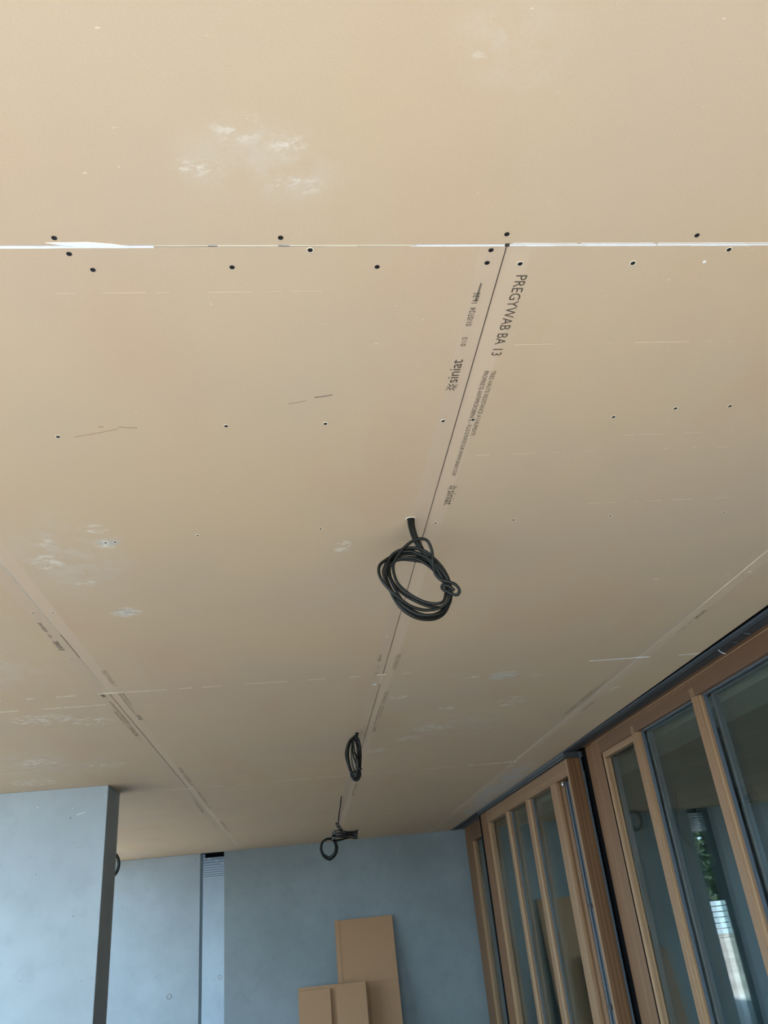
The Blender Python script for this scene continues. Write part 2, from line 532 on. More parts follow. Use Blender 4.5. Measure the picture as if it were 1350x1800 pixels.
# pale cut gypsum showing along the butt joints: ragged strips a fraction of a millimetre proud
def ragged_strip(name, y, x0, x1, w, dens, mat, seed, side=0, seg=(0.02, 0.09)):
    r = random.Random(seed)
    b = MB()
    x = x0
    while x < x1:
        L = r.uniform(*seg)
        e = min(x + L, x1)
        if r.random() < dens:
            wa, wb_ = w * r.uniform(0.55, 1.2), w * r.uniform(0.55, 1.2)
            o1 = y + side * w * 0.5
            z0, z1 = CEIL - 0.0003, CEIL + 0.004
            b.add([(x, o1 - wa / 2, z0), (e, o1 - wb_ / 2, z0), (e, o1 + wb_ / 2, z0), (x, o1 + wa / 2, z0),
                   (x, o1 - wa / 2, z1), (e, o1 - wb_ / 2, z1), (e, o1 + wb_ / 2, z1), (x, o1 + wa / 2, z1)],
                  [(0, 3, 2, 1), (0, 1, 5, 4), (1, 2, 6, 5), (2, 3, 7, 6), (3, 0, 4, 7)])
        x = e + (0.0 if r.random() < 0.8 else r.uniform(0.0, 0.02))
    if b.v:
        b.build(name, mat, slab)
ragged_strip('gypsum_edge', 0.9475, -0.60, -0.20, 0.0034, 1.0, M['gypsum'], 1)
ragged_strip('gypsum_edge', 0.9451, -0.20, 0.23, 0.0024, 1.0, M['torn'], 2)
ragged_strip('gypsum_edge', 0.9462, 0.22, 0.384, 0.0022, 0.95, M['gypsum'], 3)
ragged_strip('gypsum_edge', 0.9452, 0.384, 1.10, 0.0036, 1.0, M['gypsum'], 4)
ragged_strip('gypsum_edge', 0.9408, 0.395, 1.10, 0.0013, 0.9, M['gypsum'], 14)
ragged_strip('gypsum_edge', 3.482, -0.86, 0.40, 0.009, 0.75, M['torn'], 5)
ragged_strip('gypsum_edge', 3.482, 0.40, 0.62, 0.006, 0.7, M['torn'], 6)
ragged_strip('gypsum_edge', 3.482, 1.36, 1.66, 0.010, 0.9, M['gypsum'], 7)
ragged_strip('gypsum_edge', 3.482, 1.80, 1.905, 0.012, 1.0, M['gypsum'], 8)
ragged_strip('gypsum_edge', 3.482, -1.35, -0.95, 0.012, 0.6, M['torn'], 15)
ragged_strip('gypsum_edge', 3.66, -1.55, -0.86, 0.010, 0.8, M['torn'], 16)
ragged_strip('gypsum_edge', 6.052, -1.2, 1.25, 0.010, 0.6, M['torn'], 9)
ragged_strip('gypsum_edge', 6.052, 1.25, 1.62, 0.016, 1.0, M['gypsum'], 10)
ragged_strip('gypsum_edge', 8.872, -0.75, 0.9, 0.012, 0.3, M['torn'], 11)
# long scuffs across the right-hand boards
ragged_strip('scuff', 1.205, 0.46, 0.95, 0.0012, 0.42, M['scuff'], 31, seg=(0.006, 0.035))
ragged_strip('scuff', 1.62, 0.46, 1.12, 0.0018, 0.42, M['scuff'], 32, seg=(0.006, 0.035))
ragged_strip('scuff', 1.55, 0.60, 1.12, 0.0010, 0.42, M['scuff'], 33, seg=(0.006, 0.035))
ragged_strip('scuff', 1.90, 0.80, 1.35, 0.0018, 0.42, M['scuff'], 34, seg=(0.006, 0.035))
ragged_strip('scuff', 1.05, -0.40, 0.10, 0.0009, 0.42, M['scuff'], 35, seg=(0.006, 0.035))
# thick smear of filler in the joint at the left
fs = MB()
fs.prism([(-0.365, 0.9375), (-0.30, 0.9365), (-0.262, 0.9405), (-0.235, 0.9465), (-0.30, 0.947), (-0.34, 0.9425)], 'z', CEIL - 0.0009, CEIL + 0.002)
fs.build('filler_smear', M['gypsum'], slab)
# open dark corner where three boards meet
bx('open_corner', M['gap'], slab, 0.382, 0.390, 0.941, 0.948, CEIL - 0.0004, CEIL + 0.004)
# thin dark shadow gap of the long joint, the void showing through between the boards
for (x, y0, y1) in ((0.386, 0.949, 3.478), (0.386, 3.484, 6.0), (-0.815, 3.484, 6.045)):
    bx('joint_gap', M['gap'], slab, x - 0.0006, x + 0.0006, y0, y1, CEIL + 0.0006, CEIL + 0.004)
for (x, y0, y1) in ((0.386, 3.50, 3.62), (1.605, 5.2, 6.05), (1.605, 2.2, 2.8), ):
    bx('gypsum_edge', M['torn'], slab, x - 0.0016, x + 0.0016, y0, y1, CEIL + 0.0003, CEIL + 0.004)

bx('joint_gap', M['fade'], slab, -0.8158, -0.8142, 2.72, 2.98, CEIL + 0.0003, CEIL + 0.004)

# pencil marks
def pencil(p, q, r=0.0007, m='pencil'):
    b = MB()
    b.tube([(p[0], p[1], CEIL - 0.0002), ((p[0] + q[0]) / 2, (p[1] + q[1]) / 2 + 0.001, CEIL - 0.0002), (q[0], q[1], CEIL - 0.0002)], r, sides=4, sub=3)
    b.build('pencil_line', M[m], board_at(*p))
pencil((0.358, 1.034), (0.3565, 1.078), 0.0012)
pencil((0.005, 1.385), (0.045, 1.375), 0.0006, 'fade')
pencil((0.062, 1.364), (0.10, 1.356), 0.001)
pencil((-0.46, 1.487), (-0.36, 1.46), 0.0006, 'fade')
pencil((-0.40, 1.45), (-0.39, 1.45), 0.0009, 'fade')
pencil((-0.36, 1.452), (-0.32, 1.458), 0.0008, 'fade')

# screws --------------------------------------------------------------------
SCREWS = [(-0.349, 0.928), (0.004, 0.928), (0.38, 0.921), (0.718, 0.924), (-0.335, 0.961), (0.052, 0.955), (0.36, 0.956),
          (0.793, 0.957), (-0.306, 0.996), (-0.079, 0.992), (0.167, 0.993), (0.359, 0.985), (0.419, 0.988), (0.626, 0.988),
          (-0.492, 1.484), (-0.131, 1.462), (0.087, 1.464), (0.355, 1.467), (0.424, 1.465), (0.762, 1.471),
          (0.903, 1.443), (1.037, 1.44), (-0.507, 2.01), (-0.482, 2.009), (-0.257, 1.99), (0.084, 1.985), (0.412, 1.979),
          (0.642, 1.983), (0.936, 1.985), (1.294, 1.993), (0.673, 2.481), (0.972, 2.491), (1.286, 2.503), (0.999, 2.952),
          (1.285, 2.968), (-0.843, 2.499), (-0.782, 2.504), (-0.844, 2.982), (-1.098, 2.984), (-1.111, 3.486 - 0.02),
          (-1.099, 3.567), (-1.16, 3.53), (-0.943, 3.466), (-0.646, 3.466), (0.085, 3.461), (0.358, 2.958), (1.556, 2.497),
          (1.638, 2.487), (-0.2, 2.954), (-0.232, 3.463), (0.109, 5.564)]
def screw_mesh():
    b = MB()
    n = 14
    rim = [(0.0046 * math.cos(2 * math.pi * i / n), 0.0046 * math.sin(2 * math.pi * i / n), -0.0002) for i in range(n)]
    mid = [(0.0036 * math.cos(2 * math.pi * i / n), 0.0036 * math.sin(2 * math.pi * i / n), -0.0006) for i in range(n)]
    cen = [(0.0018 * math.cos(2 * math.pi * i / n), 0.0018 * math.sin(2 * math.pi * i / n), -0.0002) for i in range(n)]
    b.add(rim + mid + cen + [(0, 0, 0.0)],
          [(i, n + i, n + (i + 1) % n, (i + 1) % n) for i in range(n)] +
          [(n + i, 2 * n + i, 2 * n + (i + 1) % n, n + (i + 1) % n) for i in range(n)] +
          [(2 * n + i, 3 * n, 2 * n + (i + 1) % n) for i in range(n)])
    return b.mesh('screw', M['screw'])
def rim_mesh():
    b = MB()
    b.tube([(0.0052 * math.cos(a), 0.0052 * math.sin(a), -0.0001) for a in [2 * math.pi * i / 12 for i in range(12)]], 0.0008, closed=True, sides=5, sub=1)
    return b.mesh('torn_rim', M['torn'])
SM, RM = screw_mesh(), rim_mesh()
for i, (x, y) in enumerate(SCREWS):
    p = board_at(x, y)
    o = link('screw', SM, p, (x, y, CEIL))
    if i in (5, 7, 12, 13) or y > 1.4:
        link('torn_rim', RM, p, (x, y - 0.0008, CEIL))
    if y > 1.9:
        o.scale = (0.75, 0.75, 1)
fw = MB(); fw.cyl((0, 0, -0.0006), 0.003, 0.0006, 10)
link('filled_screw', fw.mesh('filled_screw', M['gypsum']), board_at(0.76, 0.985), (0.76, 0.985, CEIL))
link('filled_screw', bpy.data.meshes['filled_screw'], board_at(0.36, 3.63), (0.36, 3.63, CEIL)).scale = (3, 3, 1)

# printing -------------------------------------------------------------------
def text_geom(s):
    cu = bpy.data.curves.new('lettering', 'FONT')
    cu.body = s
    cu.resolution_u = 3
    o = bpy.data.objects.new('lettering', cu)
    COL.objects.link(o)
    dg = bpy.context.evaluated_depsgraph_get()
    dg.update()
    me = bpy.data.meshes.new_from_object(o.evaluated_get(dg))
    vs = [(v.co.x, v.co.y) for v in me.vertices]
    fs = [tuple(p.vertices) for p in me.polygons]
    bpy.data.objects.remove(o)
    bpy.data.meshes.remove(me)
    bpy.data.curves.remove(cu)
    return vs, fs
_cache = {}
def print_text(s, bxl, y0, length, height, d, mat='print', caps=None):
    """d=+1: reads away from the camera, letter tops to the right; d=-1: the other way round"""
    if s not in _cache:
        _cache[s] = text_geom(s)
    vs, fs = _cache[s]
    u0 = min(v[0] for v in vs); u1 = max(v[0] for v in vs); v1 = max(v[1] for v in vs)
    z = CEIL - 0.00025
    V = [(bxl + d * v / v1 * height, y0 + d * (u - u0) / (u1 - u0) * length, z) for u, v in vs]
    me = bpy.data.meshes.new('printed_text')
    me.from_pydata(V, [], fs)
    me.materials.append(M[mat])
    me.update()
    link('printed_text', me, board_at(bxl, y0 + d * 0.01))
def print_star(cx, cy, r, mat='print', parent=None):
    b = MB()
    z = CEIL - 0.00025
    for k in range(8):
        a = math.pi * k / 4 + 0.2
        dx, dy = math.cos(a), math.sin(a)
        w = r * 0.10
        i, e = r * (0.22 if k % 2 else 0.3), r * (1.0 if k % 2 else 0.8)
        b.add([(cx + dx * i - dy * w, cy + dy * i + dx * w, z), (cx + dx * i + dy * w, cy + dy * i - dx * w, z),
               (cx + dx * e + dy * w * 0.5, cy + dy * e - dx * w * 0.5, z), (cx + dx * e - dy * w * 0.5, cy + dy * e + dx * w * 0.5, z)],
              [(0, 1, 2, 3)])
    b.build('printed_emblem', M[mat], parent or board_at(cx, cy))
def block_p(bxl, y0, d=1, mat='print', parts='abcd'):
    if 'a' in parts: print_text('PREGYWAB BA 13', bxl, y0, 0.222, 0.0205, d, mat)
    if 'b' in parts: print_text("TRES HAUTE RESISTANCE A L'HUMIDITE", bxl + d * 0.0115, y0 + d * 0.272, 0.244, 0.0105, d, mat)
    if 'b' in parts: print_text("PROPRIETE ANTIMICROBIENNE - PLUS D'INFOS SUR WWW.SINIAT.COM", bxl - d * 0.004, y0 + d * 0.272, 0.427, 0.0105, d, mat)
    if 'd' in parts:
        print_star(bxl + d * 0.009, y0 + d * 0.762, 0.015, mat)
        print_text('siniat', bxl, y0 + d * 0.779, 0.078, 0.023, d, mat)
def block_q(bxl, y0, d=-1, mat='print'):
    print_star(bxl + d * 0.009, y0 - d * 0.012, 0.015, mat)
    print_text('siniat', bxl, y0 + d * 0.004, 0.076, 0.022, d, mat)
    print_text('01/3', bxl + d * 0.003, y0 + d * 0.122, 0.026, 0.0105, d, mat)
    print_text('01/07/24  16:35', bxl + d * 0.002, y0 + d * 0.181, 0.090, 0.0115, d, mat)
block_p(0.419, 1.015)
block_q(0.363, 1.328)
block_p(0.420, 3.195, parts='a', mat='fade')
print_text('01/07/24  16:35', 0.358, 3.27, 0.09, 0.0115, -1, 'fade')
print_text('01/3', 0.358, 3.36, 0.026, 0.0105, -1, 'fade')
print_text('2', 0.362, 3.46, 0.02, 0.014, -1, 'pencil')
block_p(0.421, 3.773, mat='fade')
block_q(-0.843, 2.858)
block_p(-0.776, 3.153, mat='fade', parts='a')
print_text("TRES HAUTE RESISTANCE A L'HUMIDITE", -0.765, 3.49, 0.20, 0.0105, 1, 'fade')
print_text("PROPRIETE ANTIMICROBIENNE - PLUS D'INFOS SUR WWW.SINIAT.COM", -0.780, 3.49, 0.36, 0.0105, 1, 'fade')
print_star(-0.768, 3.888, 0.015, 'print')
print_text('siniat', -0.776, 3.905, 0.078, 0.023, 1, 'print')
block_p(-0.838, 4.31, -1, mat='fade', parts='ab')
print_text('siniat', -0.838, 3.535, 0.05, 0.022, -1, 'print')
block_p(-0.776, 5.25, mat='fade', parts='ab')
block_p(-0.776, 6.25, mat='fade')
block_p(-0.838, 7.30, -1, mat='fade', parts='ab')
block_p(-0.776, 8.0, mat='fade')
block_q(-0.84, 8.3, -1, mat='fade')
print_text('siniat', 1.640, 2.868, 0.10, 0.022, 1, 'print')
print_text('01/3', 1.640, 3.00, 0.026, 0.0105, 1, 'fade')
print_text('01/07/24  16:35', 1.640, 3.05, 0.09, 0.0115, 1, 'fade')
block_p(1.575, 4.55, -1, mat='fade', parts='ab')
block_p(1.640, 4.3, mat='fade', parts='a')
block_p(0.421, 6.2, mat='fade')

# ---------------------------------------------------------------- timber sliding doors on the right
YAW = 0.008
def frame(x, name):
    return empty(name, (x, 5.5, 0.0), YAW)

def upright(name, parent, x0, x1, y0, y1, z0, z1, mat='wood_z', bevel=0.003):
    return bx(name, M[mat], parent, x0, x1, y0, y1, z0, z1, bevel)

# near leaf: three panes seen, the leaf runs on past the edge of the frame
d2 = tag(frame(2.06, 'door_2'), 'near timber sliding door leaf with tall glass panes', kind='structure')
Z2T, Z2B = 2.652, 2.560
def moulded_muntin(parent, y0, y1, z0, z1):
    """glazing bar: a front face and a ridged side towards the camera end (small y)"""
    m = MB()
    a = y1 - 0.055                         # front face runs from a to y1
    prof = [(0.0, y1), (0.0, a), (0.006, a - 0.003), (0.009, a - 0.001), (0.012, a - 0.006), (0.016, a - 0.004),
            (0.020, a - 0.009), (0.028, a - 0.010), (0.0500, a - 0.010), (0.0500, y1)]
    m.prism(prof, 'z', z0, z1)
    m.build('muntin', M['wood_pale'], parent)
    g = MB(); g.box(0.036, 0.050, a - 0.018, a - 0.0105, z0, z1)
    g.box(0.044, 0.050, a - 0.026, a - 0.0185, z0, z1)
    g.build('glazing_gasket', M['gasket'], parent)
def jamb_stile(name, parent, y0, y1, z0, z1, depth=0.09):
    return upright(name, parent, 0.0, depth, y0, y1, z0, z1)
jamb_stile('stile', d2, -0.060, 0.224, 0.12, Z2T - 0.001)
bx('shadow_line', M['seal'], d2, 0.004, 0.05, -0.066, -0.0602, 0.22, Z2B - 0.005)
upright('glazing_bead', d2, 0.008, 0.050, -0.100, -0.0662, 0.22, Z2B - 0.040, 'wood_pale')
upright('top_rail', d2, 0.0, 0.09, -5.74, -0.0602, Z2B, Z2T, 'wood_y')
upright('bottom_rail', d2, 0.0, 0.09, -5.74, -0.0602, 0.02, 0.20, 'wood_y')
upright('glazing_bead', d2, 0.008, 0.050, -0.64, -0.0662, Z2B - 0.040, Z2B - 0.0002, 'wood_pale_y')
bx('rail_edge', M['wood_pale_y'], d2, -0.006, -0.0002, -5.74, 0.06, Z2T - 0.008, Z2T - 0.001)
bx('glazing_gasket', M['gasket'], d2, 0.030, 0.05, -5.74, -0.75, Z2B - 0.008, Z2B - 0.0002)
for (a, b) in ((-0.747, -0.640), (-1.611, -1.497), (-2.475, -2.36), (-3.34, -3.225), (-4.20, -4.085), (-5.06, -4.945)):
    moulded_muntin(d2, a, b, 0.2002, Z2B - 0.0002 if a < -1 else Z2B - 0.0002)
    bx('glazing_shim', M['wood_pale_y'], d2, -0.0015, 0.0, b - 0.050, b, Z2B + 0.001, Z2B + 0.045)
for (a, b) in ((-0.64, -0.10), (-1.50, -0.742), (-2.36, -1.606), (-3.225, -2.47), (-4.085, -3.335), (-4.945, -4.195), (-5.74, -5.055)):
    bx('glass_pane', M['glass'], d2, 0.0502, 0.0562, a, b, 0.2002, Z2B - 0.0002)
    bx('glass_pane', M['glass'], d2, 0.0842, 0.0898, a, b, 0.2002, Z2B - 0.0002)
    sp = MB()
    sp.box(0.0565, 0.0838, a + 0.001, a + 0.012, 0.21, Z2B - 0.01); sp.box(0.0565, 0.0838, b - 0.022, b - 0.002, 0.21, Z2B - 0.01)
    sp.box(0.0565, 0.0838, a + 0.012, b - 0.022, Z2B - 0.018, Z2B - 0.010)
    sp.build('spacer_bar', M['gasket'], d2)

# front leaf on the outer track, further back
d1 = tag(frame(1.935, 'door_1'), 'timber sliding door leaf on the outer track, beyond the brown post', kind='structure')
Z1T, Z1B = 2.603, 2.488
upright('stile', d1, 0.0, 0.07, 3.195, 3.452, 0.12, Z1T - 0.001)
upright('glazing_bead', d1, 0.010, 0.05, 3.09, 3.1948, 0.22, Z1B, 'wood_pale')
upright('top_rail', d1, 0.0, 0.07, 0.345, 3.1945, Z1B, Z1T, 'wood_pale_y')
upright('bottom_rail', d1, 0.0, 0.07, 0.345, 3.1945, 0.02, 0.20, 'wood_y')
for (a, b) in ((2.250, 2.345), (1.478, 1.592)):
    m = MB()
    m.prism([(0.0, b), (0.0, a + 0.045), (0.008, a + 0.040), (0.02, a + 0.032), (0.07, a + 0.032), (0.07, b)], 'z', 0.2002, Z1B - 0.0002)
    m.build('muntin', M['wood_pale'], d1)
    g = MB(); g.box(0.040, 0.05, a + 0.020, a + 0.0318, 0.2002, Z1B - 0.0002)
    g.build('glazing_gasket', M['gasket'], d1)
    bx('glazing_shim', M['wood_pale'], d1, -0.0015, 0.0, a + 0.05, a + 0.075, Z1B + 0.001, Z1T - 0.004)
upright('stile', d1, 0.0, 0.032, 0.655, 0.815, 0.2002, Z1B - 0.0002, 'wood_pale')
upright('stile', d1, 0.032, 0.070, 0.570, 0.815, 0.2002, Z1B - 0.0002, 'wood_z')
for (a, b) in ((2.345, 3.09), (1.592, 2.28), (0.815, 1.51)):
    bx('glass_pane', M['glass'], d1, 0.0502, 0.0562, a, b, 0.2002, Z1B - 0.0002)
    bx('glass_pane', M['glass'], d1, 0.0642, 0.0698, a, b, 0.2002, Z1B - 0.0002)
bx('seal_backing', M['seal'], d1, 0.055, 0.070, 0.345, 0.5695, 0.2002, Z1B - 0.0002)
for (a, b, h, m_) in ((0.500, 0.535, 0.030, 'steel'), (0.450, 0.468, 0.032, 'gasket'), (0.400, 0.425, 0.036, 'steel'), (0.352, 0.380, 0.040, 'gasket')):
    bx('seal_strip', M[m_], d1, h, 0.0548, a, b, 0.2002, Z1B - 0.02)
bb = MB(); bb.tube([(0.012, 0.53, Z1B - 0.012), (0.012, 0.53, Z1B - 0.045)], 0.010, sides=10, sub=3)
bb.build('lock_bolt', M['chrome'], d1)
for z in (1.62, 1.02):
    bx('strip_clip', M['dark_steel'], d1, 0.02, 0.0298, 0.44, 0.50, z, z + 0.03)

# fixed corner pane in the deeper plane
w1 = tag(frame(2.10, 'window_1'), 'narrow fixed timber window in the corner by the back wall', kind='structure')
upright('stile', w1, 0.0, 0.07, 4.90, 5.25, 0.05, 2.66, 'wood_z')
upright('top_rail', w1, 0.0, 0.07, 3.40, 4.8998, 2.462, 2.66, 'wood_y')
upright('bottom_rail', w1, 0.0, 0.07, 3.40, 4.8998, 0.05, 0.2, 'wood_y')
upright('glazing_bead', w1, 0.012, 0.05, 4.80, 4.8998, 0.2002, 2.4618, 'wood_pale')
upright('stile', w1, 0.0, 0.07, 3.28, 3.3998, 0.05, 2.66, 'wood_z')
bx('glass_pane', M['glass'], w1, 0.045, 0.055, 3.40, 4.80, 0.2002, 2.4618)

# post between the leaves
t1 = tag(frame(1.935, 'trim_1'), 'dark brown timber post between the two sliding door leaves', kind='structure')
bx('post', M['wood_post'], t1, 0.0, 0.098, 0.300, 0.342, 0.02, 2.603, 0.002)
bx('post_edge', M['wood_pale'], t1, -0.003, -0.0002, 0.300, 0.34, 0.02, 2.60)
bx('edge_strip', M['steel'], t1, 0.0985, 0.1105, 0.300, 0.342, 0.02, 2.64)
bx('rubber_seal', M['seal'], t1, 0.130, 0.145, 0.2245, 0.342, 0.02, 2.648)
upright('sill', t1, -0.02, 0.30, -5.74, 5.3, 0.0, 0.02, 'wood_y')
bx('rubber_seal', M['seal'], t1, 0.002, 0.160, 3.4525, 3.545, 0.02, 2.615)

# head channel between ceiling boards and doors
t2 = tag(frame(1.91, 'trim_2'), 'dark steel head channel along the ceiling edge above the timber doors', kind='structure')
bx('channel_back', M['seal'], t2, 0.0, 0.55, -5.74, 5.32, CEIL + 0.016, CEIL + 0.03)
bx('steel_flange', M['steel'], t2, 0.012, 0.050, -5.74, 5.31, CEIL - 0.001, CEIL + 0.006)
bx('flange_lip', M['steel'], t2, 0.010, 0.015, -5.74, 5.31, CEIL - 0.004, CEIL + 0.006)
bx('channel_web', M['dark_steel'], t2, 0.058, 0.112, -5.74, 5.31, CEIL - 0.0005, CEIL + 0.010)
bx('timber_packer', M['wood_y'], t2, 0.1125, 0.148, -5.74, 0.20, CEIL + 0.001, CEIL + 0.012)
bx('track_casing', M['dark_steel'], t2, 0.012, 0.150, 0.300, 3.50, 2.6045, CEIL - 0.005)
bx('track_lip', M['steel'], t2, 0.006, 0.0118, 0.300, 3.50, 2.628, CEIL - 0.005)
bx('track_lip', M['steel'], t2, 0.002, 0.0118, 0.30, 3.50, 2.605, 2.610)
bx('soffit_plate', M['gasket'], t2, 0.0, 0.20, 3.55, 5.32, CEIL + 0.001, CEIL + 0.006)
# loose ties hanging from the channel
for (y, dz, m_) in ((-2.06, 0.028, 'pale_strip'), (-2.18, 0.012, 'dark_steel'), (-2.30, 0.014, 'steel')):
    b = MB()
    b.tube([(0.055, y, CEIL), (0.060, y - 0.006, CEIL - dz * 0.5), (0.072, y - 0.02, CEIL - dz)], 0.0025, sides=6, sub=3)
    b.build('wire_tie', M[m_], t2)

# ---------------------------------------------------------------- room behind the glass
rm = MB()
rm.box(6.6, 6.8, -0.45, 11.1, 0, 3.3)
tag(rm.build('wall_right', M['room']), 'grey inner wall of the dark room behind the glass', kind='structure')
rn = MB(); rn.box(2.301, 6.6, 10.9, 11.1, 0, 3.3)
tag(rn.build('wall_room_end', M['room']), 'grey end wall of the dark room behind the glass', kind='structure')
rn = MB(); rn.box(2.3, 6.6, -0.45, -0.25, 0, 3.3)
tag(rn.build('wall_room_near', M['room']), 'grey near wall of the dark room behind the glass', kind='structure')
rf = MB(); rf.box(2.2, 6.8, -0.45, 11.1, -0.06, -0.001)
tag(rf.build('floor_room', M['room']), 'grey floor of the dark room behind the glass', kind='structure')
rn = MB(); rn.box(2.06, 2.36, -7.0, -0.26, -0.06, 3.0)  # unseen wall, added to hold back light on the right
tag(rn.build('light_block_right', M['wood_z']), 'added unseen dark timber wall behind the camera, cutting light from the right', kind='structure')
bk = MB(); bk.box(2.42, 2.76, -0.24, 10.88, 2.60, 2.678)
tag(bk.build('trim_3', M['plaster']), 'pale bulkhead inside the dark room above the glass', kind='structure')

hc = tag(empty('hanging_cable', (4.0, 8.62, 2.675)), 'thin black cable hanging in the dark room behind the near door glass', 'cable')
b = MB(); b.tube([(0.0, 0, 0.0), (0.0, 0.02, -0.15), (-0.05, 0.03, -0.32), (-0.04, 0.02, -0.48), (0.02, -0.02, -0.60), (0.08, -0.04, -0.64)], 0.007)
b.build('cable', M['cable'], hc)

# slatted dark soffit beyond the slot
so = empty('slatted_soffit', (0, 11.1, CEIL))
tag(so, 'dark blue slatted soffit seen at the top of the narrow slot', kind='structure')
y = 0.10
while y < 4.2:
    bx('slat', M['slat'], so, -3.8, 0.9, y, y + 0.36, 0.02, 0.05)
    bx('pale_strip', M['pale_strip'], so, -3.8, 0.9, y + 0.37, y + 0.41, 0.005, 0.05)  # pale strip carries the slat's lit edge in its colour
    y += 0.46
bx('slat', M['seal'], so, -1.26, -1.02, -0.02, 0.085, -0.03, 0.01)
for (x, yy) in ((-1.27, 0.55), (-1.22, 1.0), (-1.18, 1.5)):
    b = MB(); b.cyl((x, yy, 0.0), 0.02, 0.02, 10)
    b.build('fixing', M['pale_strip'], so)

# ---------------------------------------------------------------- coils of black cable hanging from the ceiling
def flat(pts, sc, dep=0.0, amp=0.0, ph=0.0):
    """sketch of a strand -> local metres; sc = the sheet's axes in metres, depth wobbles along the strand"""
    out = []
    n = len(pts)
    for i, (u, v) in enumerate(pts):
        x = sc[0] + sc[1] * u + sc[2] * v
        z = sc[3] + sc[4] * u + sc[5] * v
        out.append((x, dep + amp * math.sin(ph + 4 * math.pi * i / n), z))
    return out

def swing(pts, ang):
    """turn local points about the vertical"""
    c, s = math.cos(ang), math.sin(ang)
    return [(x * c - y * s, x * s + y * c, z) for x, y, z in pts]

# nearest coil: strands drawn on a sheet with 1 unit = 0.35 mm, hole at (640, 235)
c1 = tag(empty('cable_coil', (0.336, 1.947, CEIL)), 'largest nearest coil of black cable, an open round loop below the boards', 'cable coil', 'black cable coils hung from the ceiling')
S1 = (-0.2116, 0.000347, -0.000043, 0.0994, -0.000019, -0.000374)
bund = [(640, 215), (643, 270), (655, 330), (675, 390), (705, 450), (745, 515), (795, 575), (845, 640)]
for k, (dx, dy) in enumerate(((-15, 0.0), (1, -0.006), (16, 0.002), (6, 0.009))):
    b = MB()
    b.tube(flat([(u + dx * (1 if v < 500 else 0.6), v) for u, v in bund], S1, dy), 0.0048)
    b.build('cable_tail', M['cable'], c1)
LOOPS = [
    ([(690, 470), (600, 480), (510, 510), (455, 570), (438, 650), (450, 730), (490, 830), (530, 910), (590, 970), (670, 1010), (755, 1022), (840, 1010), (905, 970), (945, 900), (958, 820), (945, 740), (900, 655), (845, 590), (790, 540), (745, 500)], 0.004, 0.012, 0.3),
    ([(640, 500), (540, 515), (445, 575), (397, 625), (388, 690), (415, 760), (475, 825), (560, 890), (645, 935), (740, 957), (830, 952), (905, 925), (942, 865), (940, 790), (905, 715), (860, 650), (800, 590), (720, 535)], -0.010, 0.012, 1.2),
    ([(500, 640), (520, 575), (570, 510), (640, 452), (710, 430), (765, 442), (800, 500), (815, 570), (850, 650), (890, 720), (912, 790), (905, 860), (880, 925), (800, 935), (700, 900), (600, 830), (530, 750)], -0.016, 0.008, 2.0),
    ([(478, 610), (490, 690), (535, 765), (600, 835), (690, 893), (780, 930), (860, 937), (920, 920), (945, 850), (925, 760), (880, 690), (820, 635), (740, 585), (650, 555), (560, 555), (505, 580)], 0.010, 0.010, 0.9),
    ([(440, 600), (432, 670), (470, 765), (530, 855), (600, 930), (690, 970), (785, 990), (880, 965), (935, 900), (955, 820), (935, 720), (885, 640), (825, 580), (750, 530), (660, 500), (560, 505), (480, 545)], 0.016, 0.008, 2.6),
    ([(452, 610), (446, 680), (478, 775), (536, 872), (612, 952), (702, 1000), (792, 1008), (884, 985), (940, 915), (958, 830), (945, 735), (895, 650), (835, 575), (760, 515), (680, 488), (590, 492), (500, 530)], -0.004, 0.007, 0.5),
    ([(470, 600), (470, 660), (500, 740), (545, 820), (610, 900), (690, 950), (785, 972), (870, 955), (925, 900), (948, 830), (928, 750), (885, 680), (830, 610), (760, 565), (660, 540), (570, 535), (500, 560)], 0.018, 0.009, 3.4),
    ([(465, 590), (455, 660), (480, 750), (540, 860), (620, 945), (710, 985), (800, 1000), (890, 975), (945, 905), (962, 815), (930, 725), (870, 640), (810, 575), (740, 540), (650, 525), (550, 530), (490, 555)], 0.024, 0.006, 1.7),
]
for pts, dep, amp, ph in LOOPS:
    b = MB()
    b.tube(flat(pts, S1, dep, amp, ph), 0.0044, closed=True)
    b.build('cable_loop', M['cable'], c1)
b = MB()
b.tube(flat([(800, 590), (812, 650), (828, 715), (868, 758), (925, 778), (972, 802), (1000, 838), (1002, 866), (982, 878), (945, 862), (905, 840), (878, 826), (872, 811), (888, 808), (930, 822), (968, 850)], S1, -0.03, 0.006, 0), 0.0044)
b.build('cable_end', M['cable'], c1)
h = MB()
h.tube([(0.013 * math.cos(a), 0.011 * math.sin(a), 0.0) for a in [2 * math.pi * i / 14 for i in range(14)]], 0.0016, closed=True, sides=6, sub=2)
h.build('torn_hole_rim', M['torn'], c1)
h = MB(); h.cyl((0, 0, -0.0006), 0.0125, 0.0006, 16)
h.build('hole', M['gap'], c1)

